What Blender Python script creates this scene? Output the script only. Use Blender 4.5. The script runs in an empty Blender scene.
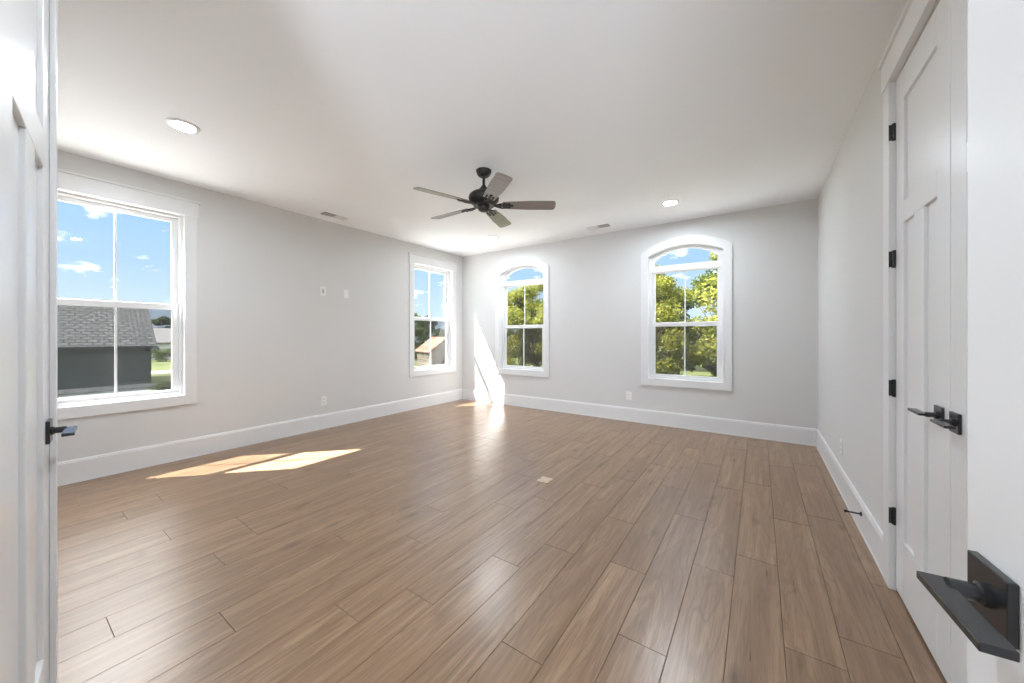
import bpy, bmesh, math, random
from mathutils import Vector, Matrix, Quaternion
from math import sin, cos, tan, atan2, radians as RAD, pi, sqrt, hypot

SC = bpy.context.scene
COL = SC.collection

# ------------------------------------------------------------------ camera
F_PX, YAW, HORIZON, CAM_H = 360.0, RAD(34.42), 335.0, 1.23
cam = bpy.data.cameras.new('camera')
camo = bpy.data.objects.new('camera', cam); COL.objects.link(camo)
cam.sensor_fit = 'HORIZONTAL'; cam.sensor_width = 36.0
cam.lens = 36.0 * F_PX / 1024.0
cam.shift_y = -(341.5 - HORIZON) / 1024.0
cam.clip_start = 0.03; cam.clip_end = 600
camo.location = (0, 0, CAM_H); camo.rotation_euler = (RAD(90), 0, YAW)
SC.camera = camo

# ------------------------------------------------------------------ exposure
SC.view_settings.view_transform = 'Standard'
SC.view_settings.look = 'None'
SC.view_settings.exposure = 0.50
SC.view_settings.gamma = 1.0
SC.view_settings.use_curve_mapping = False
SC.cycles.max_bounces = 14
SC.cycles.diffuse_bounces = 9
SC.cycles.transparent_max_bounces = 24

SUN_E = 34.0            # the sun
SKY = 1.0              # sky seen through the windows
FILL_DECK = 4.2             # bright cloud added above the visible blue band to fill the room
FILL_BANK = 11.0            # stronger unseen cloud added in the west for floor glare and closet side
FILL_GLOW = 1.2             # broad brightening added around the sun, more light through the left windows
DOWNLIGHT = 350.0      # radiance of each ceiling downlight lens
HALL_FILL_W = 110.0          # fill light added in the unseen hall behind the entry doors

# ------------------------------------------------------------------ node helpers
def new_mat(name):
    m = bpy.data.materials.new(name); m.use_nodes = True
    nt = m.node_tree; nt.nodes.clear()
    return m, nt
def N(nt, typ, **kw):
    n = nt.nodes.new(typ)
    for k, v in kw.items():
        if k.startswith('i_'):
            key = k[2:]
            key = int(key) if key.isdigit() else key.replace('_', ' ')
            n.inputs[key].default_value = v
        else: setattr(n, k, v)
    return n
def LK(nt, a, b): nt.links.new(a, b)
def out(nt, sock):
    o = nt.nodes.new('ShaderNodeOutputMaterial'); nt.links.new(sock, o.inputs['Surface'])
def srgb(r, g, b):
    f = lambda c: (c/255/12.92) if c/255 <= .04045 else ((c/255+.055)/1.055)**2.4
    return (f(r), f(g), f(b), 1)
def math_node(nt, op, a, b=None, c=None):
    n = nt.nodes.new('ShaderNodeMath'); n.operation = op
    for i, v in enumerate((a, b, c)):
        if v is None: continue
        if isinstance(v, (int, float)): n.inputs[i].default_value = v
        else: nt.links.new(v, n.inputs[i])
    return n.outputs[0]
def mixc(nt, fac, a, b, mode='MIX'):
    n = nt.nodes.new('ShaderNodeMix'); n.data_type = 'RGBA'; n.blend_type = mode
    for s, v in ((0, fac), (6, a), (7, b)):
        if isinstance(v, (int, float)): n.inputs[s].default_value = v
        elif isinstance(v, tuple): n.inputs[s].default_value = v
        else: nt.links.new(v, n.inputs[s])
    return n.outputs[2]
def ramp(nt, fac, stops):
    n = nt.nodes.new('ShaderNodeValToRGB'); e = n.color_ramp.elements
    while len(e) < len(stops): e.new(0.5)
    for el, (p, c) in zip(e, stops): el.position = p; el.color = c if len(c) == 4 else (*c, 1)
    nt.links.new(fac, n.inputs[0]); return n.outputs[0]

# ------------------------------------------------------------------ world and sun
SUN_TRAVEL = Vector((0.555, 0.56, -1.0)).normalized()
world = bpy.data.worlds.new('sky'); SC.world = world; world.use_nodes = True
wt = world.node_tree; wt.nodes.clear()
tc = N(wt, 'ShaderNodeTexCoord'); sep = N(wt, 'ShaderNodeSeparateXYZ'); LK(wt, tc.outputs['Generated'], sep.inputs[0])
up = math_node(wt, 'MAXIMUM', sep.outputs[2], 0.0)
blue = ramp(wt, up, [(0.0, (.60, .72, .84)), (0.06, (.50, .65, .84)), (0.15, (.37, .56, .84)), (0.27, (.26, .48, .86)), (1.0, (.18, .40, .86))])
mp = N(wt, 'ShaderNodeMapping'); mp.inputs['Scale'].default_value = (1, 1, 2.4); mp.inputs['Location'].default_value = (0.31, 0.12, 0.35)
LK(wt, tc.outputs['Generated'], mp.inputs[0])
nz = N(wt, 'ShaderNodeTexNoise'); nz.inputs['Scale'].default_value = 15.0; nz.inputs['Detail'].default_value = 6; nz.inputs['Roughness'].default_value = .55
LK(wt, mp.outputs[0], nz.inputs['Vector'])
cl = ramp(wt, nz.outputs[0], [(0.56, (0, 0, 0)), (0.70, (1, 1, 1))])
skyc = mixc(wt, cl, blue, (1.3, 1.3, 1.3, 1))
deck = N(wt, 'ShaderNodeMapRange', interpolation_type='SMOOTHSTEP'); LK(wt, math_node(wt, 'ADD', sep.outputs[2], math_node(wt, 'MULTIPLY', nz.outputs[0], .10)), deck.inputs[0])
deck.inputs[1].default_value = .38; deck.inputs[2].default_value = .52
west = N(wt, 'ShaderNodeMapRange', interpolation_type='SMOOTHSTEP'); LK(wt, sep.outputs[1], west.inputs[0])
west.inputs[1].default_value = .15; west.inputs[2].default_value = .75          # added cloud light dimmed to the north, less glare on the floor
deckc = mixc(wt, west.outputs[0], (FILL_DECK*.88, FILL_DECK*.96, FILL_DECK*1.06, 1), (FILL_DECK*.30, FILL_DECK*.33, FILL_DECK*.37, 1))
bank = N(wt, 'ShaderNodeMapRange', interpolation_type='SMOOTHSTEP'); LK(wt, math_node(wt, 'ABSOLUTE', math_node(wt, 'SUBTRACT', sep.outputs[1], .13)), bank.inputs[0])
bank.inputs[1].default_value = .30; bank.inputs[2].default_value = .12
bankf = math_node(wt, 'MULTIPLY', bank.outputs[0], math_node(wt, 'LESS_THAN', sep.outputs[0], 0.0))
deckc = mixc(wt, bankf, deckc, (FILL_BANK*.98, FILL_BANK*.98, FILL_BANK*.96, 1))
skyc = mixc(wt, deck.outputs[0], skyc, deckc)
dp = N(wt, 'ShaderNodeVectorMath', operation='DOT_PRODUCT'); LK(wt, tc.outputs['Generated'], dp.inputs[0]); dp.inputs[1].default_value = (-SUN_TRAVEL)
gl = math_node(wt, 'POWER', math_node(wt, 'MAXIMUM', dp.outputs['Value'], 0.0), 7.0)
gl = math_node(wt, 'MULTIPLY', gl, FILL_GLOW)
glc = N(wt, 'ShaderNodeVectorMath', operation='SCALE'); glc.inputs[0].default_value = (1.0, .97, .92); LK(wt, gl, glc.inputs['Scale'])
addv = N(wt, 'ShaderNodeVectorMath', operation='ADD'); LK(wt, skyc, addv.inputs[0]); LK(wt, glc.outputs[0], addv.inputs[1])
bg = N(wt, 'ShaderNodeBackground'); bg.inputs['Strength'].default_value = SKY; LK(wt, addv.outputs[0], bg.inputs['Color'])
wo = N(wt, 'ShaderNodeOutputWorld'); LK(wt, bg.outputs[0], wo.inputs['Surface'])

sl = bpy.data.lights.new('sun', 'SUN'); sl.energy = SUN_E; sl.angle = RAD(0.6); sl.color = (1.0, .975, .93)
slo = bpy.data.objects.new('sun', sl); COL.objects.link(slo)
slo.rotation_euler = SUN_TRAVEL.to_track_quat('-Z', 'Y').to_euler(); slo.location = (-20, -20, 30)

hl = bpy.data.lights.new('hall_fill', 'AREA'); hl.shape = 'RECTANGLE'; hl.size = 0.8; hl.size_y = 1.4; hl.energy = HALL_FILL_W; hl.color = (.86, .95, 1.06)  # added fill, aimed up through the doorway to brighten the ceiling
hlo = bpy.data.objects.new('hall_fill', hl); COL.objects.link(hlo); hlo.location = (0.76, -2.3, 0.85)
hlo.rotation_euler = Vector((-.30, 1, .48)).to_track_quat('-Z', 'Y').to_euler()

# ------------------------------------------------------------------ room numbers (metres)
XL, XR, YB, H = -4.71, 0.54, 5.19, 2.74
YF = -0.045                       # room face of the entry wall
EX0, EX1, EH = -1.12, 0.3155, 2.455   # entry opening
GZ = -3.3                         # ground outside, one storey down

# ------------------------------------------------------------------ materials
def simple(name, col, rough=.5, spec=.5, metal=0.0, bump=None, vary=None):
    m, nt = new_mat(name)
    b = N(nt, 'ShaderNodeBsdfPrincipled'); b.inputs['Roughness'].default_value = rough
    b.inputs['Metallic'].default_value = metal; b.inputs['Specular IOR Level'].default_value = spec
    b.inputs['Base Color'].default_value = col
    if vary or bump:
        t = N(nt, 'ShaderNodeTexCoord')
    if vary:
        sc, amt = vary
        n = N(nt, 'ShaderNodeTexNoise'); n.inputs['Scale'].default_value = sc; n.inputs['Detail'].default_value = 4
        LK(nt, t.outputs['Object'], n.inputs['Vector'])
        lo = tuple(c*(1-amt) for c in col[:3])+(1,); hi = tuple(min(1, c*(1+amt)) for c in col[:3])+(1,)
        LK(nt, ramp(nt, n.outputs[0], [(.3, lo), (.7, hi)]), b.inputs['Base Color'])
    if bump:
        sc, st = bump
        n2 = N(nt, 'ShaderNodeTexNoise'); n2.inputs['Scale'].default_value = sc; n2.inputs['Detail'].default_value = 3
        LK(nt, t.outputs['Object'], n2.inputs['Vector'])
        bp = N(nt, 'ShaderNodeBump'); bp.inputs['Strength'].default_value = st; bp.inputs['Distance'].default_value = .002
        LK(nt, n2.outputs[0], bp.inputs['Height']); LK(nt, bp.outputs[0], b.inputs['Normal'])
    out(nt, b.outputs[0]); return m

M = {}
M['wall'] = simple('wall_paint', (.685, .68, .67, 1), .6, .3, bump=(220, .08))
M['ceiling'] = simple('ceiling_paint', (.91, .925, .94, 1), .75, .2, bump=(160, .08))
M['trim'] = simple('trim_paint', (.77, .77, .77, 1), .32, .5)
M['door'] = simple('door_paint', (.77, .77, .765, 1), .28, .5, bump=(60, .02))
M['vinyl'] = simple('window_vinyl', (.76, .76, .76, 1), .3, .5)
M['black'] = simple('black_metal', (.020, .021, .023, 1), .24, .8, .3)
M['bronze'] = simple('fan_bronze', (.030, .027, .025, 1), .42, .5, .4)
M['plate'] = simple('plate_plastic', (.84, .84, .83, 1), .35, .5)
M['slot'] = simple('dark_slot', (.06, .06, .06, 1), .6, .3)
M['plate_dim'] = simple('plate_recess', (.60, .60, .59, 1), .5, .3)
M['register'] = simple('register_enamel', (.80, .80, .79, 1), .4, .5)
M['tanplate'] = simple('floor_plate', srgb(205, 182, 158), .4, .5)
M['grasslawn'] = simple('lawn', srgb(78, 85, 50), .9, .1, vary=(.35, .35))
M['concrete'] = simple('concrete', srgb(132, 129, 122), .9, .2, vary=(1.2, .08))
M['gravel'] = simple('gravel', srgb(172, 171, 168), .9, .2, vary=(3, .12))  # for the added yard that bounces sun indoors
M['asphalt'] = simple('asphalt', srgb(104, 106, 104), .9, .2, vary=(2, .1))
M['siding_dark'] = simple('dark_siding', srgb(60, 66, 62), .8, .2, vary=(.6, .10))
M['stone_base'] = simple('stone_base', srgb(150, 146, 138), .9, .2, vary=(4, .2))
M['siding_white'] = simple('white_siding', srgb(216, 217, 213), .8, .2)
M['roof_grey'] = simple('grey_roof', srgb(88, 87, 86), .9, .2, vary=(6, .12))
M['win_far'] = simple('far_window_glass', srgb(96, 104, 108), .2, .5)
M['bark'] = simple('bark', srgb(64, 54, 44), .9, .1, vary=(9, .3))
M['tan_board'] = simple('tan_board', srgb(200, 180, 140), .9, .1, vary=(3, .12))

def mat_floor():
    m, nt = new_mat('oak_plank')
    t = N(nt, 'ShaderNodeTexCoord'); a = N(nt, 'ShaderNodeAttribute', attribute_name='plank')
    s = N(nt, 'ShaderNodeSeparateColor'); LK(nt, a.outputs['Color'], s.inputs[0])
    off = N(nt, 'ShaderNodeVectorMath', operation='SCALE'); LK(nt, a.outputs['Color'], off.inputs[0]); off.inputs['Scale'].default_value = 37.0
    p = N(nt, 'ShaderNodeVectorMath', operation='ADD'); LK(nt, t.outputs['Object'], p.inputs[0]); LK(nt, off.outputs[0], p.inputs[1])
    m1 = N(nt, 'ShaderNodeMapping'); m1.inputs['Scale'].default_value = (34, 1.7, 1); LK(nt, p.outputs[0], m1.inputs[0])
    n1 = N(nt, 'ShaderNodeTexNoise'); n1.inputs['Scale'].default_value = 1.0; n1.inputs['Detail'].default_value = 6; n1.inputs['Roughness'].default_value = .62
    LK(nt, m1.outputs[0], n1.inputs['Vector'])
    m2 = N(nt, 'ShaderNodeMapping'); m2.inputs['Scale'].default_value = (8, .75, 1); LK(nt, p.outputs[0], m2.inputs[0])
    n2 = N(nt, 'ShaderNodeTexNoise'); n2.inputs['Scale'].default_value = 1.0; n2.inputs['Detail'].default_value = 3; n2.inputs['Distortion'].default_value = .8
    LK(nt, m2.outputs[0], n2.inputs['Vector'])
    # cathedral rings: bands of a slow noise field
    rg = math_node(nt, 'FRACT', math_node(nt, 'MULTIPLY', n2.outputs[0], 9.0))
    rg = math_node(nt, 'ABSOLUTE', math_node(nt, 'SUBTRACT', rg, 0.5))
    m3 = N(nt, 'ShaderNodeMapping'); m3.inputs['Scale'].default_value = (5.5, 2.6, 1); LK(nt, p.outputs[0], m3.inputs[0])
    vo = N(nt, 'ShaderNodeTexVoronoi'); vo.inputs['Scale'].default_value = 1.0; LK(nt, m3.outputs[0], vo.inputs['Vector'])
    knot = ramp(nt, vo.outputs['Distance'], [(0.0, (1, 1, 1)), (0.12, (.4, .4, .4)), (0.22, (0, 0, 0))])
    kg = math_node(nt, 'GREATER_THAN', N_sep(nt, vo.outputs['Color']), 0.60)
    knot = math_node(nt, 'MULTIPLY', knot, kg)
    m4 = N(nt, 'ShaderNodeMapping'); m4.inputs['Scale'].default_value = (260, 9, 1); LK(nt, p.outputs[0], m4.inputs[0])
    n4 = N(nt, 'ShaderNodeTexNoise'); n4.inputs['Scale'].default_value = 1.0; n4.inputs['Detail'].default_value = 3; LK(nt, m4.outputs[0], n4.inputs['Vector'])
    base = ramp(nt, n1.outputs[0], [(.30, FL[0]), (.5, FL[1]), (.70, FL[2])])
    base = mixc(nt, math_node(nt, 'MULTIPLY', ramp(nt, rg, [(.28, (0, 0, 0)), (.47, (1, 1, 1))]), .38), base, FL[3])
    base = mixc(nt, math_node(nt, 'MULTIPLY', ramp(nt, n4.outputs[0], [(.52, (0, 0, 0)), (.72, (1, 1, 1))]), .42), base, FL[3])
    base = mixc(nt, math_node(nt, 'MULTIPLY', ramp(nt, n4.outputs[0], [(.28, (1, 1, 1)), (.42, (0, 0, 0))]), .25), base, FL[2])
    base = mixc(nt, ramp(nt, n2.outputs[0], [(.42, (0, 0, 0)), (.68, (.6, .6, .6))]), base, FL[0])
    tint = ramp(nt, s.outputs[0], [(0, (.93, .92, .91)), (.5, (1, 1, 1)), (1, (1.05, 1.05, 1.05))])
    base = mixc(nt, 1.0, base, tint, 'MULTIPLY')
    base = mixc(nt, math_node(nt, 'MULTIPLY', knot, .75), base, FL[4])
    b = N(nt, 'ShaderNodeBsdfPrincipled'); LK(nt, base, b.inputs['Base Color'])
    b.inputs['Specular IOR Level'].default_value = .7
    LK(nt, math_node(nt, 'MULTIPLY_ADD', n1.outputs[0], .08, .25), b.inputs['Roughness'])
    bp = N(nt, 'ShaderNodeBump'); bp.inputs['Strength'].default_value = .12; bp.inputs['Distance'].default_value = .001
    LK(nt, n1.outputs[0], bp.inputs['Height']); LK(nt, bp.outputs[0], b.inputs['Normal'])
    out(nt, b.outputs[0]); return m
def N_sep(nt, sock):
    s = nt.nodes.new('ShaderNodeSeparateColor'); nt.links.new(sock, s.inputs[0]); return s.outputs[0]
FL = [srgb(123, 97, 73), srgb(144, 116, 90), srgb(164, 136, 108), srgb(98, 75, 54), srgb(66, 48, 35)]
M['floor'] = mat_floor()
M['subfloor'] = simple('plank_gap', srgb(70, 54, 42), .9, .1)

def mat_blade():
    m, nt = new_mat('fan_blade_wood')
    t = N(nt, 'ShaderNodeTexCoord'); mpn = N(nt, 'ShaderNodeMapping'); mpn.inputs['Scale'].default_value = (3, 60, 60)
    LK(nt, t.outputs['Object'], mpn.inputs[0])
    n = N(nt, 'ShaderNodeTexNoise'); n.inputs['Scale'].default_value = 1; n.inputs['Detail'].default_value = 4; LK(nt, mpn.outputs[0], n.inputs['Vector'])
    b = N(nt, 'ShaderNodeBsdfPrincipled'); LK(nt, ramp(nt, n.outputs[0], [(.3, srgb(112, 105, 101)), (.7, srgb(140, 132, 127))]), b.inputs['Base Color'])
    b.inputs['Roughness'].default_value = .3; b.inputs['Specular IOR Level'].default_value = .8
    out(nt, b.outputs[0]); return m
M['blade'] = mat_blade()

def mat_glass():
    m, nt = new_mat('window_glass')
    tr = N(nt, 'ShaderNodeBsdfTransparent'); gs = N(nt, 'ShaderNodeBsdfGlossy'); gs.inputs['Roughness'].default_value = .02
    mx = N(nt, 'ShaderNodeMixShader'); mx.inputs[0].default_value = .035
    LK(nt, tr.outputs[0], mx.inputs[1]); LK(nt, gs.outputs[0], mx.inputs[2]); out(nt, mx.outputs[0]); return m
M['glass'] = mat_glass()
def mat_screen():
    m, nt = new_mat('insect_mesh')
    tr = N(nt, 'ShaderNodeBsdfTransparent'); df = N(nt, 'ShaderNodeBsdfDiffuse'); df.inputs['Color'].default_value = (.05, .052, .055, 1)
    mx = N(nt, 'ShaderNodeMixShader'); mx.inputs[0].default_value = .34
    LK(nt, tr.outputs[0], mx.inputs[1]); LK(nt, df.outputs[0], mx.inputs[2]); out(nt, mx.outputs[0]); return m
M['screen'] = mat_screen()
def mat_emit(name, col, st):
    m, nt = new_mat(name); e = N(nt, 'ShaderNodeEmission'); e.inputs['Color'].default_value = col; e.inputs['Strength'].default_value = st
    out(nt, e.outputs[0]); return m
M['lens'] = mat_emit('downlight_lens', (.86, .955, 1.06, 1), DOWNLIGHT)

def mat_shingle(name, c1, c2, mortar, sx, sy):
    c1, c2, mortar = [tuple(v*.82 for v in q[:3])+(1,) for q in (c1, c2, mortar)]
    m, nt = new_mat(name); t = N(nt, 'ShaderNodeTexCoord')
    b_ = N(nt, 'ShaderNodeTexBrick'); b_.inputs['Color1'].default_value = c1; b_.inputs['Color2'].default_value = c2; b_.inputs['Mortar'].default_value = mortar
    b_.inputs['Scale'].default_value = 1.0; b_.inputs['Brick Width'].default_value = sx; b_.inputs['Row Height'].default_value = sy
    b_.inputs['Mortar Size'].default_value = sy*.16
    LK(nt, t.outputs['UV'], b_.inputs['Vector'])
    b = N(nt, 'ShaderNodeBsdfPrincipled'); b.inputs['Roughness'].default_value = .9; b.inputs['Specular IOR Level'].default_value = .1
    LK(nt, b_.outputs['Color'], b.inputs['Base Color']); out(nt, b.outputs[0]); return m
M['shingle'] = mat_shingle('dark_shingle', srgb(78, 80, 79), srgb(64, 66, 65), srgb(40, 41, 41), .6, .42)
M['board'] = mat_shingle('weathered_board', srgb(140, 132, 116), srgb(112, 105, 92), srgb(58, 54, 46), 30.0, .28)
M['rust'] = mat_shingle('rusty_metal_roof', srgb(146, 96, 76), srgb(152, 116, 100), srgb(104, 72, 58), 30.0, .55)

def mat_leaf(name, c1, c2, c3):
    m, nt = new_mat(name); t = N(nt, 'ShaderNodeTexCoord')
    n = N(nt, 'ShaderNodeTexNoise'); n.inputs['Scale'].default_value = 1.1; n.inputs['Detail'].default_value = 3; LK(nt, t.outputs['Object'], n.inputs['Vector'])
    a = N(nt, 'ShaderNodeAttribute', attribute_name='leafrand')
    f = math_node(nt, 'ADD', math_node(nt, 'MULTIPLY', n.outputs[0], .6), math_node(nt, 'MULTIPLY', a.outputs['Fac'], .4))
    c1, c2, c3 = [tuple(v*.80 for v in q[:3])+(1,) for q in (c1, c2, c3)]
    c = ramp(nt, f, [(.28, c1), (.5, c2), (.72, c3)])
    d = N(nt, 'ShaderNodeBsdfDiffuse'); LK(nt, c, d.inputs['Color'])
    tl = N(nt, 'ShaderNodeBsdfTranslucent'); LK(nt, c, tl.inputs['Color'])
    mx = N(nt, 'ShaderNodeMixShader'); mx.inputs[0].default_value = .4
    LK(nt, d.outputs[0], mx.inputs[1]); LK(nt, tl.outputs[0], mx.inputs[2]); out(nt, mx.outputs[0]); return m
M['leaf_yellow'] = mat_leaf('leaf_yellowgreen', srgb(58, 72, 34), srgb(108, 114, 48), srgb(146, 140, 66))
M['leaf_green'] = mat_leaf('leaf_green', srgb(46, 60, 30), srgb(74, 88, 38), srgb(104, 108, 48))
M['leaf_dark'] = mat_leaf('leaf_dark', srgb(42, 54, 30), srgb(62, 76, 40), srgb(88, 96, 50))

# ------------------------------------------------------------------ mesh helpers
class MB:
    """collects shapes and links them as ONE mesh object"""
    def __init__(s, f=None): s.v = []; s.f = []; s.m = []; s.map = f; s.sm = []
    def add(s, vs, fs, mi=0, smooth=False):
        b = len(s.v); s.v += [tuple(v) for v in vs]; s.f += [tuple(b+i for i in f) for f in fs]
        s.m += [mi]*len(fs); s.sm += [smooth]*len(fs); return s
    def box(s, x0, x1, y0, y1, z0, z1, mi=0):
        return s.add([(x0,y0,z0),(x1,y0,z0),(x1,y1,z0),(x0,y1,z0),(x0,y0,z1),(x1,y0,z1),(x1,y1,z1),(x0,y1,z1)],
              [(0,3,2,1),(4,5,6,7),(0,1,5,4),(1,2,6,5),(2,3,7,6),(3,0,4,7)], mi)
    def prism(s, poly, w0, w1, mi=0):
        """poly in (x,z), extruded along y"""
        n = len(poly)
        vs = [(a, w0, b) for a, b in poly] + [(a, w1, b) for a, b in poly]
        return s.add(vs, [tuple(range(n)), tuple(range(2*n-1, n-1, -1))] + [(i, i+n, (i+1) % n+n, (i+1) % n) for i in range(n)], mi)
    def ring(s, po, pi_, w0, w1, mi=0):
        n = len(po)
        vs = [(a,w0,b) for a,b in po]+[(a,w0,b) for a,b in pi_]+[(a,w1,b) for a,b in po]+[(a,w1,b) for a,b in pi_]
        fs = []
        for i in range(n):
            j = (i+1) % n
            fs += [(i,j,n+j,n+i), (2*n+i,3*n+i,3*n+j,2*n+j), (i,2*n+i,2*n+j,j), (n+i,n+j,3*n+j,3*n+i)]
        return s.add(vs, fs, mi)
    def lathe(s, prof, n=32, c=(0,0,0), mi=0, smooth=True, axis='z'):
        vs = []; fs = []
        for r, z in prof:
            for k in range(n):
                a = 2*pi*k/n
                p = (r*cos(a), r*sin(a), z) if axis == 'z' else ((z, r*cos(a), r*sin(a)) if axis == 'x' else (r*cos(a), z, r*sin(a)))
                vs.append((p[0]+c[0], p[1]+c[1], p[2]+c[2]))
        for i in range(len(prof)-1):
            for k in range(n):
                fs.append((i*n+k, i*n+(k+1) % n, (i+1)*n+(k+1) % n, (i+1)*n+k))
        fs.append(tuple(range(n-1, -1, -1))); fs.append(tuple((len(prof)-1)*n+k for k in range(n)))
        return s.add(vs, fs, mi, smooth)
    def tube(s, p0, p1, r0, r1=None, n=10, mi=0):
        p0, p1 = Vector(p0), Vector(p1); r1 = r0 if r1 is None else r1
        d = (p1-p0).normalized(); u = d.orthogonal().normalized(); w = d.cross(u)
        vs = [p0+(u*cos(2*pi*k/n)+w*sin(2*pi*k/n))*r0 for k in range(n)] + [p1+(u*cos(2*pi*k/n)+w*sin(2*pi*k/n))*r1 for k in range(n)]
        fs = [(k, (k+1) % n, n+(k+1) % n, n+k) for k in range(n)] + [tuple(range(n-1,-1,-1)), tuple(range(n, 2*n))]
        return s.add(vs, fs, mi, True)
    def xf(s, mat):
        s.v = [tuple(mat @ Vector(v)) for v in s.v]; return s
    def build(s, name, mats, parent=None, bevel=None, seg=2, sharp=True):
        me = bpy.data.meshes.new(name)
        vs = s.v if s.map is None else [s.map(*v) for v in s.v]
        me.from_pydata(vs, [], s.f)
        if not isinstance(mats, (list, tuple)): mats = [mats]
        for mm in mats: me.materials.append(mm)
        me.polygons.foreach_set('material_index', s.m)
        bm = bmesh.new(); bm.from_mesh(me); bmesh.ops.recalc_face_normals(bm, faces=bm.faces); bm.to_mesh(me); bm.free()
        me.polygons.foreach_set('use_smooth', s.sm)
        if any(s.sm): me.set_sharp_from_angle(angle=RAD(38))
        me.update()
        o = bpy.data.objects.new(name, me); COL.objects.link(o)
        if parent: o.parent = parent
        if bevel:
            b = o.modifiers.new('edge', 'BEVEL'); b.width = bevel; b.segments = seg; b.limit_method = 'ANGLE'; b.angle_limit = RAD(40)
        return o
def tag(o, label=None, cat=None, group=None, kind=None):
    if label: o['label'] = label
    if cat: o['category'] = cat
    if group: o['group'] = group
    if kind: o['kind'] = kind
    return o
def empty(name, loc=(0,0,0), rz=0.0):
    o = bpy.data.objects.new(name, None); COL.objects.link(o); o.location = loc; o.rotation_euler = (0,0,rz); o.empty_display_size = .1
    return o
def copy_tree(o, parent=None):
    c = o.copy(); COL.objects.link(c)
    if parent: c.parent = parent
    for ch in list(o.children): copy_tree(ch, c)
    return c
def struct(o, label=None, cat=None): return tag(o, label, cat, kind='structure')

# ------------------------------------------------------------------ window outlines (x across, z up)
def rect(h, z0, z1): return [(-h, z0), (h, z0), (h, z1), (-h, z1)]
def arch(h, z0, cz, R, n=20):
    """rectangle whose top is an arc of radius R about (0, cz)"""
    a = math.asin(h/R); pts = [(-h, z0), (h, z0)]
    for k in range(n+1):
        t = a - 2*a*k/n; pts.append((R*sin(t), cz+R*cos(t)))
    return pts

# ------------------------------------------------------------------ walls with openings
def wall_mesh(u0, u1, z0, z1, t0, t1, ops, f):
    """ops: (centre, half, zbottom, ztop, arch or None); arch = (cz, R)"""
    m = MB(f); x = u0
    for c, h, a, b, ar in sorted(ops, key=lambda q: q[0]):
        m.box(x, c-h, t0, t1, z0, z1)
        if a > z0+1e-4: m.box(c-h, c+h, t0, t1, z0, a)
        if ar:
            cz, R = ar; n = 24; an = math.asin(h/R)
            P = [(c+R*sin(-an+2*an*k/n), cz+R*cos(-an+2*an*k/n)) for k in range(n+1)]
            for (xa, za), (xb, zb) in zip(P, P[1:]):
                m.add([(xa,t0,za),(xb,t0,zb),(xb,t0,z1),(xa,t0,z1),(xa,t1,za),(xb,t1,zb),(xb,t1,z1),(xa,t1,z1)],
                      [(0,1,2,3),(7,6,5,4),(0,4,5,1),(3,2,6,7)])
        else: m.box(c-h, c+h, t0, t1, b, z1)
        x = c+h
    m.box(x, u1, t0, t1, z0, z1)
    return m
W_BOT, W_TOP = .635, 2.42
ARC_CZ = 1.543
C1, C2, C3, C4 = .66, 4.445, -3.365, -.815
rect_op = lambda c: (c, .468, W_BOT-.018, W_TOP+.018, None)
arch_op = lambda c: (c, .468, W_BOT-.018, 0, (ARC_CZ, .90))
T = .16
struct(wall_mesh(YF, YB, 0, H, 0, T, [rect_op(C1), rect_op(C2)], lambda u, w, z: (XL-w, u, z)).build('wall_left', M['wall']), 'long pale grey wall with two rectangular sash windows', 'wall')
struct(wall_mesh(XL-T, XR+.13, 0, H, 0, T, [arch_op(C3), arch_op(C4)], lambda u, w, z: (u, YB+w, z)).build('wall_back', M['wall']), 'far pale grey wall with two arched windows', 'wall')
CL0, CL1, CLH = 1.275, 2.474, 2.458      # closet opening along y
mr = wall_mesh(YF, YB, 0, H, 0, .06, [((CL0+CL1)/2, (CL1-CL0)/2, 0, CLH, None)], lambda u, w, z: (XR+w, u, z))
mr.box(YF, YB, .06, .13, 0, H)
struct(mr.build('wall_right', M['wall']), 'white wall that holds the double closet doors', 'wall')
mf = MB()
mf.box(XL-T, EX0-.02, YF-.12, YF, 0, H); mf.box(EX1+.02, XR+.13, YF-.12, YF, 0, H); mf.box(EX0-.02, EX1+.02, YF-.12, YF, EH+.02, H)
struct(mf.build('wall_front', M['wall']), 'entry wall with the opening the camera looks through', 'wall')
struct(MB().box(XL-T, XR+.13, YF-.12, YB+T, H, H+.25).build('ceiling', M['ceiling']), 'flat white ceiling', 'ceiling')
# hall behind the entry doors
HX0, HX1, HY0 = -2.3, 1.3, -2.4
mh = MB(); mh.box(HX0-.1, HX1+.1, HY0-.1, HY0, 0, H); mh.box(HX0-.1, HX0, HY0, YF-.12, 0, H); mh.box(HX1, HX1+.1, HY0, YF-.12, 0, H)
mh.box(XR+.13, HX1+.1, YF-.12, YF-.06, 0, H)
struct(mh.build('wall_hall', M['wall']), 'hall walls outside the entry doors', 'wall')
struct(MB().box(HX0-.1, HX1+.1, HY0-.1, YF-.12, H, H+.25).build('ceiling_hall', M['ceiling']), 'hall ceiling outside the entry doors', 'ceiling')

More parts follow.
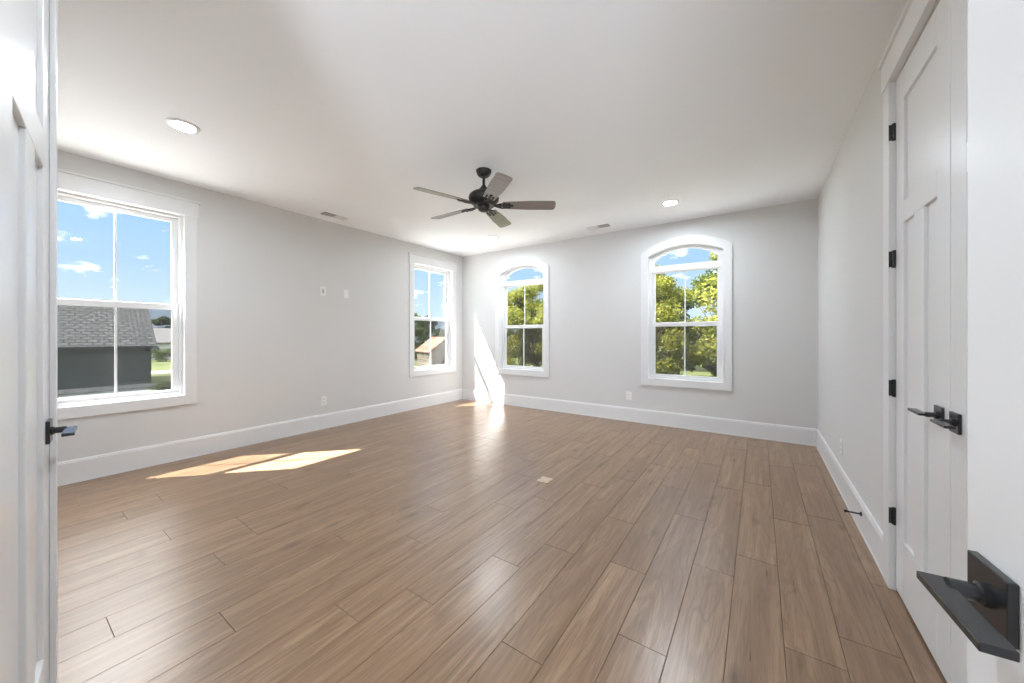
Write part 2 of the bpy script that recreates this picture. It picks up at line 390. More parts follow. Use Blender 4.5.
# ------------------------------------------------------------------ floor of planks
def floor():
    rnd = random.Random(5)
    PW, PL, S0 = .187, 1.21, .083
    known = {-13:.294, -11:.583, -8:1.15, -20:.532, -17:.627, -9:.9, -14:.72, -10:1.4545, -18:1.3625, -16:.949, -7:4.016, -5:1.17, -6:1.86, -4:1.915, -3:1.47, -2:2.149, -1:2.378, 0:1.78}
    m = MB(); cols = []
    g = .0007
    k0 = int(math.floor((HX0 - .1 - S0)/PW)); k0 = min(k0, int(math.floor((XL-.01-S0)/PW)))
    k1 = int(math.ceil((HX1+.1-S0)/PW))
    for k in range(k0, k1):
        x0, x1 = S0+k*PW, S0+(k+1)*PW
        j = known.get(k, rnd.uniform(0, PL)); j -= math.ceil((j-HY0)/PL)*PL
        while j < YB:
            a, b = max(j, HY0), min(j+PL, YB)
            xa, xb = max(x0, XL), x1
            if a < YF-.12: xa, xb = max(x0, XL), x1
            if b-a > .02 and xb-xa > .005:
                if b <= YF-.12 and (xb < HX0 or xa > HX1): pass
                elif a > YF and xa > XR: pass
                else:
                    if a > YF-.5: xb = min(xb, XR+.06) if a > YF else xb
                    c = (rnd.random(), rnd.random(), rnd.random())
                    e = .0012
                    m.add([(xa+g,a+g,-.012),(xb-g,a+g,-.012),(xb-g,b-g,-.012),(xa+g,b-g,-.012),
                           (xa+g,a+g,-e),(xb-g,a+g,-e),(xb-g,b-g,-e),(xa+g,b-g,-e),
                           (xa+g+e,a+g+e,0),(xb-g-e,a+g+e,0),(xb-g-e,b-g-e,0),(xa+g+e,b-g-e,0)],
                          [(0,1,5,4),(1,2,6,5),(2,3,7,6),(3,0,4,7),(4,5,9,8),(5,6,10,9),(6,7,11,10),(7,4,8,11),(8,9,10,11)])
                    cols += [c]*12
            j += PL
    b0 = len(m.v)
    m.box(XL-T, HX1+.1, HY0-.1, YB+T, -.3, -.006, 1); cols += [(0,0,0)]*8
    o = m.build('floor', [M['floor'], M['subfloor']])
    at = o.data.color_attributes.new('plank', 'FLOAT_COLOR', 'POINT')
    for i, c in enumerate(cols): at.data[i].color = (*c, 1)
    struct(o, 'brown oak plank floor', 'floor')
floor()

# ------------------------------------------------------------------ baseboards
BB = [(0, 0), (.019, 0), (.019, .012), (.016, .014), (.016, .172), (.013, .178), (.013, .184), (.009, .192), (0, .192)]
def baseboard(name, f, runs, label):
    m = MB(f)
    for a, b in runs:
        n = len(BB)
        m.add([(a, w, z) for w, z in BB]+[(b, w, z) for w, z in BB], [tuple(range(n)), tuple(range(2*n-1, n-1, -1))]+[(i, i+n, (i+1) % n+n, (i+1) % n) for i in range(n)])
    struct(m.build(name, M['trim']), label, 'baseboard')
baseboard('baseboard_left', lambda u, w, z: (XL+w, u, z), [(YF, YB)], 'tall white baseboard along the wall of rectangular windows')
baseboard('baseboard_back', lambda u, w, z: (u, YB-w, z), [(XL+.019, XR-.019)], 'tall white baseboard under the arched windows')
baseboard('baseboard_right', lambda u, w, z: (XR-w, u, z), [(YF, CL0-.096), (CL1+.096, YB)], 'tall white baseboard beside the closet doors')
baseboard('baseboard_front', lambda u, w, z: (u, YF+w, z), [(XL+.019, EX0-.096), (EX1+.096, XR-.019)], 'white baseboard along the entry wall')

# ------------------------------------------------------------------ windows
def window(name, loc, rz, arched, label):
    r = empty(name, loc, rz); struct(r, label, 'window')
    z_ = loc[2]
    def mk(nm, mb, mat, parent=r, bevel=.0015):
        mb.v = [(a, b, c-z_) for a, b, c in mb.v]
        return mb.build(nm, mat, parent, bevel)
    n = 20
    if arched:
        opn = lambda h, z0, R: arch(h, z0, ARC_CZ, R, n)
        mk('casing', MB().ring(opn(.545, .54, .985), opn(.45, W_BOT, .882), -.022, 0), M['trim'])
        mk('jamb', MB().ring(opn(.467, W_BOT-.017, .899), opn(.45, W_BOT, .882), .0005, .15), M['trim'])
        mk('frame', MB().ring(opn(.4495, W_BOT+.0005, .8815), opn(.425, .662, .858), .055, .14), M['vinyl'])
        zm, ztop = 1.375, 2.10
        mk('mullion', MB().box(-.4248, .4248, .05, .14, 2.098, 2.165), M['vinyl'])
        tr = mk('transom_sash', MB().ring(arch(.4245, 2.1655, ARC_CZ, .8575, n), arch(.382, 2.18, 1.80, .59, n), .07, .105), M['vinyl'])
        mk('pane', MB().prism(arch(.3815, 2.181, 1.80, .5895, n), .086, .090), M['glass'], tr, None)
        u_top, u_glass = 2.0975, 2.086
    else:
        mk('casing', MB().box(-.545, -.45, -.02, 0, .54, W_TOP).box(.45, .545, -.02, 0, .54, W_TOP).box(-.45, .45, -.02, 0, .54, W_BOT), M['trim'])
        hc = mk('head_casing', MB().box(-.556, .556, -.025, 0, W_TOP, 2.558), M['trim'])
        mk('cap', MB().box(-.568, .568, -.036, 0, 2.558, 2.576), M['trim'], hc)
        mk('jamb', MB().ring(rect(.467, W_BOT-.017, W_TOP+.017), rect(.45, W_BOT, W_TOP), .0005, .15), M['trim'])
        mk('frame', MB().ring(rect(.4495, W_BOT+.0005, W_TOP-.0005), rect(.425, .662, 2.396), .055, .14), M['vinyl'])
        zm, u_top, u_glass = 1.508, 2.3955, 2.354
    up_ = mk('upper_sash', MB().ring(rect(.4245, zm-.022, u_top), rect(.378, zm+.03, u_glass), .101, .126), M['vinyl'])
    mk('muntin', MB().box(-.008, .008, .108, .119, zm+.03, u_glass), M['vinyl'], up_)
    mk('pane', MB().box(-.3778, .3778, .1125, .1145, zm+.0302, u_glass-.0002), M['glass'], up_, None)
    lo = mk('lower_sash', MB().ring(rect(.4245, .6625, zm+.024), rect(.375, .69, zm-.028), .070, .0995), M['vinyl'])
    mk('muntin', MB().box(-.0085, .0085, .078, .089, .69, zm-.028), M['vinyl'], lo)
    mk('pane', MB().box(-.3748, .3748, .0825, .0845, .6902, zm-.0282), M['glass'], lo, None)
    mk('sash_lock', MB().box(-.03, .03, .078, .098, zm+.024, zm+.031).lathe([(.009, 0), (.009, .012), (.004, .014)], 12, (0, .088, zm+.031)), M['vinyl'], lo, None)
    sc_ = mk('insect_screen', MB().box(-.4125, .4125, .1325, .1335, .675, zm-.005), M['screen'], r, None)
    mk('screen_frame', MB().ring(rect(.4245, .6625, zm+.005), rect(.4125, .675, zm-.005), .129, .137), M['black'], sc_, None)
    return r
window('window_1', (XL, C1, .54), RAD(90), False, 'large rectangular sash window nearest the open entry door, dark house outside')
window('window_2', (XL, C2, .54), RAD(90), False, 'rectangular sash window beside the room corner, barn outside')
window('window_3', (C3, YB, .54), 0, True, 'arched window beside the sunlit patch near the room corner')
window('window_4', (C4, YB, .54), 0, True, 'arched window nearer the closet doors, full of green leaves')

# ------------------------------------------------------------------ doors
def door(name, loc, rz, w, side, label):
    """leaf runs along +x from its hinge, seen face at y = 0 (side=-1: body towards +y) """
    r = empty(name, loc, rz); struct(r, label, 'door')
    th = .035; y0, y1 = (0, th) if side < 0 else (-th, 0)
    st = .112 if w < .65 else .125
    z0, z1 = .012, 2.45; zp = [.285, 1.745, 1.842, 2.31] if w < .65 else [.292, 1.715, 1.820, 2.30]
    m = MB()
    m.box(0, st, y0, y1, z0, z1); m.box(w-st, w, y0, y1, z0, z1)
    for a, b in ((z0, zp[0]), (zp[1], zp[2]), (zp[3], z1)): m.box(st, w-st, y0, y1, a, b)
    m.box(w/2-st/2, w/2+st/2, y0, y1, zp[0], zp[1])
    m.build('leaf', M['door'], r, .0025)
    rec = .012
    for a, b, c, d in ((st, w/2-st/2, zp[0], zp[1]), (w/2+st/2, w-st, zp[0], zp[1]), (st, w-st, zp[2], zp[3])):
        MB().box(a, b, y0+rec, y1-rec, c, d).build('panel', M['door'], r)
    return r
def lever(parent, x, z, sgn, out_, name='lever_handle'):
    """square rosette at (x, z) of a leaf face y=0, sticking out along out_*y, blade along sgn*x"""
    o = out_
    def b(m, x0, x1, a0, a1, z0, z1): m.box(x0, x1, min(a0*o, a1*o), max(a0*o, a1*o), z0, z1); return m
    h = empty(name, (x, 0, z)); h.parent = parent; h['label'] = 'black square lever handle'
    b(MB(), -.0335, .0335, .0003, .009, -.0335, .0335).build('rosette', M['black'], h, .0012)
    MB().lathe([(.0125, .009*o), (.0125, .014*o), (.0095, .016*o), (.0095, .038*o)], 20, axis='y').build('stem', M['black'], h)
    a, c = sorted((-.013*sgn, .105*sgn))
    b(MB(), a, c, .034, .059, -.0045, .0045).build('blade', M['black'], h, .0012)
    return h
def hinge(parent, x, z, out_):
    m = MB().lathe([(.0075, -.037), (.0075, .037)], 14, (x-.003, .006*out_, z)).lathe([(.005, .037), (.008, .0385), (.006, .042)], 14, (x-.003, .006*out_, z))
    m.lathe([(.006, -.042), (.008, -.0385), (.005, -.037)], 14, (x-.003, .006*out_, z))
    for q in (-.022, -.0075, .0075, .022): m.lathe([(.0079, q-.0008), (.0079, q+.0008)], 14, (x-.003, .006*out_, z))
    m.box(x-.022, x-.003, min(.0005*out_, .003*out_), max(.0005*out_, .003*out_), z-.038, z+.038)
    m.box(x-.0048, x-.0028, min(.0*out_, .024*out_), max(.0*out_, .024*out_), z-.038, z+.038)
    m.build('hinge', M['black'], parent)

# closet pair: far leaf hinged at its far edge, near leaf at its near edge
XD = XR + .004
cd = .592
d1 = door('door_1', (XD, CL1-.004, 0), RAD(-90), cd, -1, 'white closet door leaf with black hinges showing, farther of the pair')
# rz=-90: local x -> world -y, local y -> world +x : body towards +x, face looks into the room
lever(d1, cd-.074, .938, -1, -1)
for z in (.358, .974, 1.596, 2.208): hinge(d1, 0.001, z, -1)
d2 = door('door_2', (XD, CL0+.004, 0), RAD(90), cd, 1, 'white closet door leaf nearer the camera, mostly behind the open entry door')
# rz=+90: local x -> world +y, local y -> world -x : body towards -y local
lever(d2, cd-.050, .938, -1, 1)
for z in (.358, .974, 1.596, 2.208): hinge(d2, 0.001, z, 1)
# closet casing
t1 = empty('trim_1', (XR, (CL0+CL1)/2, 0)); struct(t1, 'white casing around the closet doors', 'casing')
hw = (CL1-CL0)/2
cm = lambda m: m
def along_y(m): m.map = lambda x, y, z: (y, x, z); return m     # x along the wall, y depth
along_y(MB().box(-hw-.095, -hw, -.02, 0, 0, CLH).box(hw, hw+.095, -.02, 0, 0, CLH)).build('casing', M['trim'], t1, .0015)
hc = along_y(MB().box(-hw-.106, hw+.106, -.025, 0, CLH, 2.588)).build('head_casing', M['trim'], t1, .0015)
along_y(MB().box(-hw-.118, hw+.118, -.036, 0, 2.588, 2.606)).build('cap', M['trim'], hc, .0015)
along_y(MB().box(-hw, -hw+.002, 0, .058, 0, CLH).box(hw-.002, hw, 0, .058, 0, CLH).box(-hw, hw, 0, .058, CLH-.002, CLH)).build('jamb', M['trim'], t1)

# entry pair (open into the room)
def entry_leaf(name, ang, org, side, out_, label, backset=.066):
    d = door(name, (org[0], org[1], 0), ang, .72, side, label)
    lever(d, .72-backset, .94, -1, out_)
    return d
d3 = entry_leaf('door_3', atan2(1, -.093), (.2792, -.03), 1, 1, 'white entry door leaf swung open close to the camera beside the closet', .056)
d4 = entry_leaf('door_4', pi - atan2(.138, 1), (-1.12, .0126), -1, -1, 'white panelled entry door leaf folded back at the edge of the view')
MB().box(.72-.006, .72+.030, -.014, -.0002, .012, 2.45).box(.7204, .72+.030, 0, .035, .012, 2.45).build('astragal', M['door'], d4, .002)
t2 = empty('trim_2', ((EX0+EX1)/2, YF, 0)); struct(t2, 'white casing around the entry doorway', 'casing')
eh = (EX1-EX0)/2
MB().box(-eh-.09, -eh, 0, .018, 0, EH).box(eh, eh+.09, 0, .018, 0, EH).build('casing', M['trim'], t2, .0015)
MB().box(-eh-.1, eh+.1, 0, .022, EH, EH+.145).build('head_casing', M['trim'], t2, .0015)
MB().box(-eh-.0195, -eh, -.12, 0, 0, EH).box(eh, eh+.0195, -.12, 0, 0, EH).box(-eh, eh, -.12, 0, EH, EH+.0195).build('jamb', M['trim'], t2)

# ------------------------------------------------------------------ ceiling fan
def fan():
    r = empty('ceiling_fan', (-2.084, 2.582, H), YAW + RAD(0.5))
    tag(r, 'dark bronze five-blade ceiling fan in the middle of the ceiling', 'ceiling fan')
    MB().lathe([(.024, -.060), (.040, -.057), (.055, -.044), (.066, -.024), (.071, -.008), (.071, 0)], 40).build('canopy', M['bronze'], r)
    MB().lathe([(.0125, -.18), (.0125, -.058)], 20).build('downrod', M['bronze'], r)
    MB().lathe([(.052, -.196), (.040, -.168), (.022, -.146), (.018, -.138)], 32).build('coupling_cover', M['bronze'], r)
    MB().lathe([(.030, -.316), (.085, -.314), (.118, -.300), (.136, -.276), (.140, -.252), (.132, -.228), (.108, -.208), (.074, -.197), (.040, -.194)], 48).build('motor_housing', M['bronze'], r)
    MB().lathe([(.062, -.330), (.094, -.328), (.094, -.317), (.03, -.317)], 40).build('flywheel', M['bronze'], r)
    MB().lathe([(.010, -.378), (.034, -.375), (.050, -.362), (.054, -.344), (.054, -.331)], 32).build('switch_cup', M['bronze'], r)
    ZB = -.318
    for k in range(5):
        a = 2*pi*k/5
        # pitched blade: seen outward, its right-hand edge is the higher one
        X = Matrix.Rotation(a, 4, 'Z') @ Matrix.Translation((0, 0, ZB)) @ Matrix.Rotation(RAD(13), 4, 'X')
        X = Matrix.Rotation(a, 4, 'Z') @ Matrix.Translation((0, 0, ZB)) @ Matrix.Rotation(RAD(-13), 4, 'X')
        out_l = []
        L0, L1 = .175, .66
        def wid(t): return .052 + .016*min(1, t/.55)
        pts = []
        NS = 14
        for i in range(NS+1):
            t = i/NS; pts.append((L0+(L1-.03-L0)*t, -wid(t)))
        for i in range(1, 8):
            q = -pi/2+pi*i/8; pts.append((L1-.03+.03*cos(q)**.6 if cos(q) > 0 else L1-.03, .068*sin(q)))
        for i in range(NS, -1, -1):
            t = i/NS; pts.append((L0+(L1-.03-L0)*t, wid(t)))
        n = len(pts); th = .006
        m = MB(); m.add([(x, y, -th/2) for x, y in pts]+[(x, y, th/2) for x, y in pts],
                        [tuple(range(n-1, -1, -1)), tuple(range(n, 2*n))]+[(i, (i+1) % n, (i+1) % n+n, i+n) for i in range(n)])
        bl = m.xf(X).build('blade', M['blade'], r)
        b = MB()
        b.box(.065, .13, -.013, .013, -.010, .001)
        # forked iron arm under the blade
        for s in (-1, 1):
            b.tube((.11, s*.008, -.006), (.165, s*.034, -.008), .008, .007, 8); b.tube((.165, s*.034, -.008), (.245, s*.030, -.006), .007, .005, 8)
        b.box(.12, .27, -.010, .010, -.011, -.003)
        for px_, py_ in ((.235, .03), (.235, -.03), (.262, 0)): b.lathe([(.007, -.014), (.008, -.010), (.008, -.003)], 10, (px_, py_, 0))
        b.xf(X).build('blade_bracket', M['bronze'], bl)
fan()

# ------------------------------------------------------------------ recessed downlights
def downlight():
    r = empty('recessed_downlight', (0, 0, H))
    MB().lathe([(.0655, -.0012), (.068, -.010), (.075, -.0125), (.094, -.006), (.096, -.0002), (.0655, -.0002)], 48).build('trim_ring', M['trim'], r)
    MB().lathe([(.065, -.0065), (.065, -.0015)], 48, smooth=False).build('lens', M['lens'], r)
    return r
dl = downlight()
LAB = ['lit recessed ceiling downlight near the large window and open entry door', 'lit recessed ceiling downlight in front of the arched window nearer the closet',
       'lit recessed ceiling downlight by the room corner beyond the fan']
for i, (x, y) in enumerate(((-3.424, .80), (-.831, 4.40), (-3.412, 4.42), (-.83, .80))):
    o = dl if i == 0 else copy_tree(dl)
    o.location = (x, y, H); tag(o, LAB[i] if i < 3 else 'lit recessed ceiling downlight overhead, above the entry doorway side of the room', 'ceiling light', 'recessed downlights in the ceiling')

# ------------------------------------------------------------------ air registers
def vent(loc, rz, label, flip=1):
    r = empty('air_vent', loc, rz); tag(r, label, 'air vent', 'ceiling air vents')
    a, b, w = .155, .055, .018
    MB().ring([(-a-w, -b-w), (a+w, -b-w), (a+w, b+w), (-a-w, b+w)], [(-a, -b), (a, -b), (a, b), (-a, b)], .0002, .006).xf(Matrix.Rotation(RAD(90), 4, 'X')).build('frame', M['register'], r, .001)
    MB().box(-a, a, -b, b, -.0012, -.0004).build('backing', M['slot'], r)
    MB().box(-.004, .004, -b, b, -.006, -.0013).build('divider', M['register'], r)
    for s in (-1, 1):
        m = MB()
        for k in range(9):
            y = -b+.006+k*(2*b-.012)/8
            mm = MB().box(s*.006 if s > 0 else -a+.001, a-.001 if s > 0 else -.006, -.0065, .0065, -.0004, .0004)
            mm.xf(Matrix.Translation((0, y, -.0055)) @ Matrix.Rotation(RAD(38*s*flip), 4, 'X')); m.add(mm.v, mm.f)
        m.build('louver_bank', M['register'], r)
vent((-4.44, 2.50, H), RAD(90), 'white two-way ceiling vent along the wall of rectangular windows', -1)
vent((-1.845, 4.82, H), 0, 'white two-way ceiling vent near the back wall between arched windows')

# ------------------------------------------------------------------ wall plates
def plate(name, f, c, z, label, cat, kind, w=.072, h=.116):
    """f maps (across, out, up) to the room"""
    p = f(c, 0, z); r = empty(name, p); tag(r, label, cat)
    g = lambda x, y, zz: tuple(Vector(f(c+x, y, z+zz))-Vector(p))
    def mk(nm, m, mat, par=r, bev=None): m.map = g; return m.build(nm, mat, par, bev)
    mk('cover_plate', MB().box(-w/2, w/2, .0003, .006, -h/2, h/2), M['plate'], r, .0015)
    if kind == 'outlet':
        for s in (-1, 1):
            rc = mk('receptacle', MB().box(-.0165, .0165, .0062, .0085, s*.0195-.0145, s*.0195+.0145), M['plate'], r, .001)
            mk('slot', MB().box(-.008, -.005, .0086, .009, s*.0195-.002, s*.0195+.007).box(.005, .008, .0086, .009, s*.0195-.002, s*.0195+.007).box(-.0025, .0025, .0086, .009, s*.0195-.010, s*.0195-.005), M['slot'], rc)
    elif kind == 'recess':
        mk('insert', MB().box(-.017, .017, .0062, .0075, -.034, .034), M['plate_dim'], r, .001)
        mk('jack', MB().box(-.006, .006, .0076, .009, -.006, .006), M['slot'], r)
    elif kind == 'blank':
        mk('insert', MB().box(-.017, .017, .0062, .0085, -.034, .034), M['plate'], r, .001)
    elif kind == 'switch':
        for x in (-.023, .023) if w > .1 else (0,):
            mk('rocker', MB().box(x-.0165, x+.0165, .0062, .0095, -.033, .033), M['plate'], r, .001)
fl = lambda u, o, z: (XL+o, u, z)
fb = lambda u, o, z: (u, YB-o, z)
fr = lambda u, o, z: (XR-o, u, z)
plate('wall_jack', fl, 2.49, 1.805, 'white wall plate with a dark jack, high between the rectangular windows', 'wall plate', 'recess')
plate('wall_plate', fl, 2.81, 1.798, 'plain white wall plate, high and closer to the corner window', 'wall plate', 'blank')
plate('wall_outlet', fl, 2.50, .366, 'white outlet low above the baseboard between the rectangular windows', 'outlet', 'outlet')
plate('wall_outlet', fb, -1.53, .363, 'white outlet low on the back wall between the arched windows', 'outlet', 'outlet')
plate('wall_outlet', fb, -4.32, .35, 'white outlet low in the sunlit patch by the corner', 'outlet', 'outlet')
plate('wall_switch', fb, -4.31, .95, 'white switch plate in the sunlit patch by the corner', 'switch', 'switch')
plate('wall_outlet', fr, 3.81, .35, 'white outlet low on the wall of the closet doors', 'outlet', 'outlet')

# ------------------------------------------------------------------ door stop, floor outlet
r = empty('door_stop', (XR-.016, 3.05, .125)); tag(r, 'thin black spring door stop sticking out of the baseboard', 'door stop')
MB().lathe([(.013, -.0003), (.013, -.004), (.008, -.009)], 20, axis='x').build('base', M['black'], r)
sp = MB(); prof = []
for i in range(33): prof.append((.0052 if i % 2 else .0042, -.009-.058*i/32))
sp.lathe(prof, 14, axis='x').build('spring', M['black'], r)
MB().lathe([(.0065, -.067), (.0075, -.070), (.0075, -.078), (.005, -.081)], 16, axis='x').build('tip', M['black'], r)
r = empty('floor_outlet', (-1.492, 2.67, 0)); tag(r, 'small tan square floor outlet cover in the middle of the floor', 'floor outlet')
MB().box(-.052, .052, -.056, .056, .0004, .007).build('cover_plate', M['tanplate'], r, .002)
MB().box(-.034, .034, -.036, .036, .0072, .0095).build('flip_lid', M['tanplate'], r, .001)
for sx in (-.043, .043): MB().lathe([(.004, .0072), (.004, .0085)], 10, (sx, 0, 0)).build('screw', M['slot'], r)

# ------------------------------------------------------------------ outside: ground, drive, kerb
struct(MB().box(-160, 120, -120, 190, GZ-.5, GZ).build('ground', M['grasslawn']), 'green lawn around the house', 'ground')
struct(MB().box(-43, -35, -14, 7.6, GZ+.001, GZ+.04).build('path_apron', M['asphalt']), 'grey paved apron in front of the dark house', 'path')
struct(MB().box(-26, 14, -8, 11.5, GZ+.001, GZ+.03).build('path_bounce_gravel', M['gravel']), 'added pale gravel yard round the house, bounces sun up to the ceiling', 'path')  # unseen yard added below the windows to throw sunlight onto the ceiling
FW = Vector((-sin(YAW), cos(YAW), 0)); RT = Vector((cos(YAW), sin(YAW), 0))
def street_strip(name, p, d, half, length, mat, label, top=.02):
    d = Vector((d[0], d[1], 0)).normalized(); n = Vector((-d.y, d.x, 0)); p = Vector((p[0], p[1], 0))
    m = MB(); q = [p-d*length-n*half, p+d*length-n*half, p+d*length+n*half, p-d*length+n*half]
    m.add([(v.x, v.y, GZ+.001) for v in q]+[(v.x, v.y, GZ+top) for v in q], [(0,1,2,3),(4,5,6,7),(0,1,5,4),(1,2,6,5),(2,3,7,6),(3,0,4,7)])
    struct(m.build(name, mat), label, 'path')
street_strip('path_concrete', (-60, 12.6), (.12, 1), 2.6, 22, M['concrete'], 'pale concrete street beyond the dark house')
street_strip('path_walk', (-45.6, 9.6), (.12, 1), .5, 20, M['concrete'], 'narrow pale pavement past the corner of the dark house')

# ------------------------------------------------------------------ houses
def uvquad(me, scale=1.0):
    """planar uv in metres along each face's horizontal and slope directions"""
    uv = me.uv_layers.new(name='uv')
    for p in me.polygons:
        n = p.normal; h = Vector((0,0,1)).cross(n)
        h = h.normalized() if h.length > 1e-4 else Vector((1,0,0)); s = n.cross(h)
        for li in p.loop_indices:
            c = me.vertices[me.loops[li].vertex_index].co; uv.data[li].uv = (c.dot(h), c.dot(s))
def house(name, loc, ang, L, D, he, pitch, ov, gov, mw, mr, label, cat, windows=(), base=None, sides=()):
    """local x along the eave wall (front face y=0), y back; origin at ground"""
    r = empty(name, loc, ang); tag(r, label, cat)
    hr = he + pitch*D/2
    w = MB()
    P = [(0, 0), (D, 0), (D, he), (D/2, hr), (0, he)]
    w.add([(0, a, b) for a, b in P]+[(L, a, b) for a, b in P], [(0,1,2,3,4), (9,8,7,6,5)]+[(i, i+5, (i+1) % 5+5, (i+1) % 5) for i in (0,1,2,3,4)])
    wo_ = w.build('wall', mw, r); uvquad(wo_.data)
    t = .14
    for s in (0, 1):
        ya, yb = (-ov, D/2) if s == 0 else (D+ov, D/2)
        za, zb = he-pitch*ov+.03, hr+.03
        m = MB(); m.add([(-gov, ya, za), (L+gov, ya, za), (L+gov, yb, zb), (-gov, yb, zb), (-gov, ya, za+t), (L+gov, ya, za+t), (L+gov, yb, zb+t), (-gov, yb, zb+t)],
                        [(0,1,2,3),(4,5,6,7),(0,1,5,4),(1,2,6,5),(2,3,7,6),(3,0,4,7)])
        ro = m.build('roof', mr, r); uvquad(ro.data)
    if base: MB().box(-.04, L+.04, -.04, 0, 0, base).build('foundation', M['stone_base'], r)
    for x0, x1, z0, z1 in windows:
        f = MB().ring([(x0-.1, z0-.1), (x1+.1, z0-.1), (x1+.1, z1+.1), (x0-.1, z1+.1)], [(x0, z0), (x1, z0), (x1, z1), (x0, z1)], -.06, .0).build('window', M['vinyl'], r)
        MB().box(x0, x1, -.02, -.005, z0, z1).build('pane', M['win_far'], f)
    return r
# dark house: front wall along (.08, 1) seen from window_1; its near corner at (-43.6, 8.1)
e = Vector((.08, 1, 0)).normalized()
cx, cy = -43.6, 8.1
LH = 24
house('house', (cx, cy, GZ), atan2(-e.y, -e.x)+pi, LH, 12.6, 3.75, .62, .5, .32, M['siding_dark'], M['shingle'], 'dark house with a grey shingle roof outside the large window', 'house', base=.35)
bpy.data.objects['house'].location = (cx-e.x*LH, cy-e.y*LH, GZ)

# white house farther off
house('white_house', (-92, 10.5, GZ), atan2(1, .05), 22, 10, 3.2, .50, .5, .4, M['siding_white'], M['roof_grey'], 'white house with a pale grey roof beyond the dark house', 'house',
      windows=[(6.2, 7.6, 1.1, 2.4), (10.5, 12, 1.1, 2.4), (3.0, 4.4, 1.1, 2.4)])

# barn outside window_2
house('barn', (-36.8, 31.8, GZ), atan2(-.375, .927), 4.6, 4.2, 2.55, .74, .25, .25, M['board'], M['rust'], 'weathered grey board barn with a rusty metal roof outside the corner window', 'barn')

# ------------------------------------------------------------------ trees and shrubs
def leaves(m_centres, n, size, seed, squash=1.0):
    """n folded leaves scattered on clumps [(centre, radius)]"""
    rnd = random.Random(seed); vs = []; fs = []; cr = []
    tot = sum(r**2 for c, r in m_centres)
    for c, r in m_centres:
        k = max(3, int(n*r*r/tot))
        for _ in range(k):
            d = Vector((rnd.gauss(0, 1), rnd.gauss(0, 1), rnd.gauss(0, 1)))
            if d.length < 1e-3: continue
            d.normalize(); p = Vector(c)+Vector((d.x, d.y, d.z*squash))*r*(rnd.random()**.45)
            nrm = (d*.5+Vector((rnd.gauss(0, .6), rnd.gauss(0, .6), rnd.gauss(.5, .6)))).normalized()
            u = nrm.orthogonal().normalized(); u = Quaternion(nrm, rnd.uniform(0, 6.28)) @ u; w = nrm.cross(u)
            s = size*rnd.uniform(.6, 1.3); b = len(vs); q = rnd.random()
            vs += [p-u*s, p+w*s*.45-nrm*s*.12, p+u*s-nrm*s*.2, p-w*s*.45-nrm*s*.12]; fs += [(b, b+1, b+2), (b, b+2, b+3)]; cr += [q]*4
    return vs, fs, cr
def foliage(name, mat, parent, centres, n, size, seed, squash=1.0):
    vs, fs, cr = leaves(centres, n, size, seed, squash)
    me = bpy.data.meshes.new(name); me.from_pydata([tuple(v) for v in vs], [], fs); me.materials.append(mat)
    at = me.attributes.new('leafrand', 'FLOAT', 'POINT'); at.data.foreach_set('value', cr); me.update()
    o = bpy.data.objects.new(name, me); COL.objects.link(o); o.parent = parent; return o
def tree(seed, h, rad, trunk_h, mat, nleaf, size, clumps):
    rnd = random.Random(seed)
    r = empty('tree', (0, 0, GZ))
    m = MB(); pts = [Vector((0, 0, -.1))]
    for i in range(1, 6): pts.append(Vector((rnd.gauss(0, .12)*i*.4, rnd.gauss(0, .12)*i*.4, h*.8*i/5)))
    R0 = .022*h
    for i in range(5): m.tube(pts[i], pts[i+1], R0*(1-i*.18), R0*(1-(i+1)*.18), 9)
    cs = []
    for k in range(clumps):
        t = rnd.uniform(0, 1); z = trunk_h+(h-trunk_h)*t
        env = rad*(sin(pi*min(1, .18+.82*t*.98))**.6)
        a = rnd.uniform(0, 2*pi); q = env*sqrt(rnd.uniform(.15, 1))
        c = Vector((q*cos(a), q*sin(a), z)); rr = rnd.uniform(.16, .30)*rad
        cs.append((c, rr))
        s = pts[min(5, max(1, int(z/h*5*.75)))]
        m.tube(s, c, R0*.16, R0*.04, 6)
    m.build('trunk', M['bark'], r)
    foliage('crown', mat, r, cs, nleaf, size, seed+9, .8)
    return r
protos = {}
def plant_tree(kind, x, y, s, rz, label, group='trees outside the windows'):
    spec = {'near': (3, 10.5, 3.6, 1.9, 'leaf_yellow', 30000, .095, 62), 'mid': (8, 9.0, 3.3, 2.0, 'leaf_green', 18000, .125, 48), 'far': (14, 8.0, 3.6, .7, 'leaf_dark', 9000, .22, 40)}[kind]
    if kind not in protos:
        sd, h, rad, th, mt, n, sz, cl_ = spec; o = tree(sd, h, rad, th, M[mt], n, sz, cl_); protos[kind] = o
    else: o = copy_tree(protos[kind])
    o.location = (x, y, GZ); o.scale = (s, s, s); o.rotation_euler = (0, 0, rz); tag(o, label, 'tree', group); return o
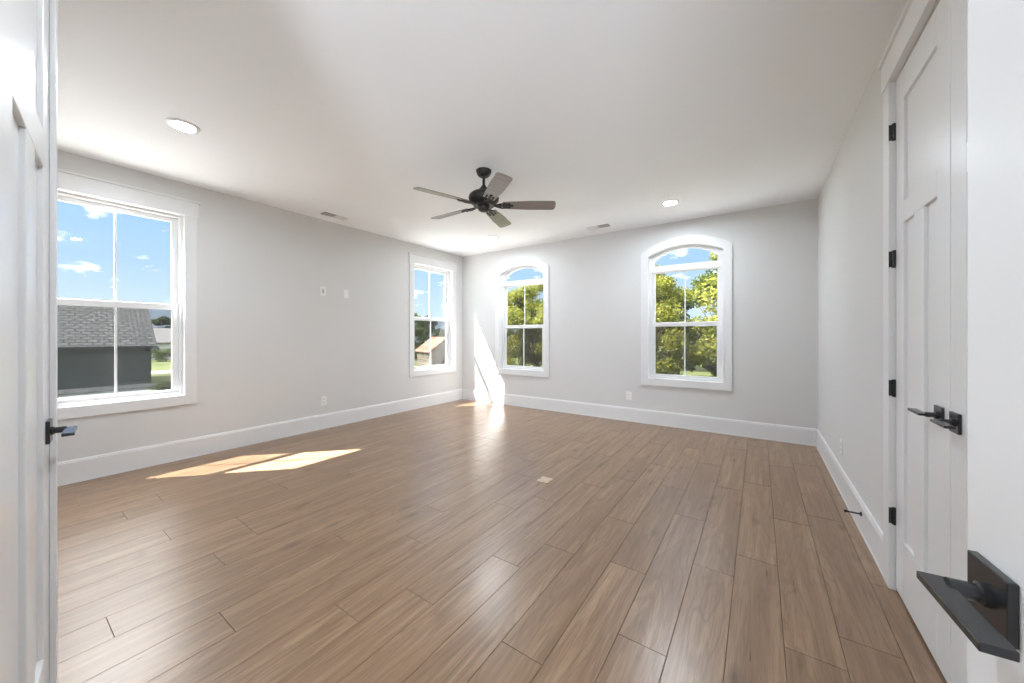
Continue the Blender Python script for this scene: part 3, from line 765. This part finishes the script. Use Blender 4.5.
# north side, through the arched windows
plant_tree('near', 1.5, 15.6, 1.0, .4, 'tall yellow green tree at the closet side of the arched window nearer the closet')
plant_tree('near', -4.6, 19.5, .74, 2.1, 'yellow green tree low in the open side of the arched window nearer the closet')
plant_tree('mid', -1.9, 27.2, .98, 1.0, 'darker green tree standing behind the tall yellow green tree')
plant_tree('near', -12.0, 20.0, .74, 3.6, 'yellow green tree in the arched window by the corner')
plant_tree('near', -17.8, 23.8, .78, 5.2, 'leafy green tree on the corner side of the arched window by the corner')
plant_tree('mid', -11.4, 27.8, .8, .2, 'darker green tree behind the leafy trees of the arched window by the corner')
plant_tree('mid', -18.4, 31.6, .85, 2.8, 'darker tree between the barn and the leafy trees')
plant_tree('near', 9.8, 20.8, .95, 1.7, 'yellow green tree beyond the closet end of the back wall')
for i, (x, y, s, lb) in enumerate(((4.6, 34, 1.0, 'dark tree far behind the tall yellow green tree'), (-6.2, 36.5, 1.05, 'dark tree far behind between the two arched window views'),
        (-14.4, 40.0, 1.0, 'dark tree far behind the arched window by the corner'), (-2.0, 46.5, 1.1, 'dark tree deepest in the wood behind the window nearer the closet'),
        (-21.5, 47.0, 1.1, 'dark tree deep in the wood on the barn side of the arched windows'), (-11.0, 50.0, 1.15, 'dark tree deepest in the wood behind the arched window by the corner'))):
    plant_tree('far', x, y, s, i*1.3, lb)
# north-west wood behind the barn
for i, (x, y, s, lb) in enumerate(((-62.4, 34.9, .92, 'dark tree behind the barn, farthest toward the large window'), (-55.6, 40.0, .92, 'dark tree behind the eave of the barn'),
        (-48.8, 45.1, .92, 'dark tree behind the ridge of the barn'), (-42.0, 50.2, .92, 'dark tree beyond the gable of the barn'),
        (-67.7, 44.5, 1.08, 'dark tree in the second row behind the barn, toward the large window'), (-60.2, 50.5, 1.08, 'dark tree in the second row behind the barn eave'), (-52.7, 56.5, 1.08, 'dark tree in the second row behind the barn ridge'))):
    plant_tree('far', x, y, s, i*1.1, lb)
# behind the white house
for i, (x, y, s, lb) in enumerate(((-118, 14, 1.0, 'dark tree beyond the near end of the white house'), (-119, 24, 1.05, 'dark tree beyond the middle of the white house'),
        (-118, 34, 1.0, 'dark tree beyond the far end of the white house'), (-122, 4, 1.05, 'dark tree showing above the dark house roof corner'))):
    plant_tree('far', x, y, s, 2+i*1.7, lb)

def shrub(x, y, rx, h, mat, seed, label):
    r = empty('shrub', (x, y, GZ)); tag(r, label, 'shrub', 'shrubs outside the large window')
    rnd = random.Random(seed); cs = [(Vector((rnd.uniform(-.6, .6)*rx, rnd.uniform(-.6, .6)*rx, h*rnd.uniform(.3, .75))), h*.38) for _ in range(9)]
    m = MB()
    for c, q in cs: m.tube((0, 0, -.05), c, .04, .015, 6)
    m.build('stem', M['bark'], r); foliage('foliage', M[mat], r, cs, 1800, .13, seed, 1.0)
shrub(-84.5, 14.6, 1.6, 2.3, 'leaf_green', 31, 'round green shrub in front of the white house beside the dark house')
shrub(-84.0, 17.4, 1.6, 2.2, 'leaf_green', 32, 'round green shrub in front of the white house window')
shrub(-38.6, 8.2, .9, .8, 'leaf_dark', 33, 'low dark shrub on the lawn at the window_sill side'.replace('window_sill side', 'foot of the dark house corner'))
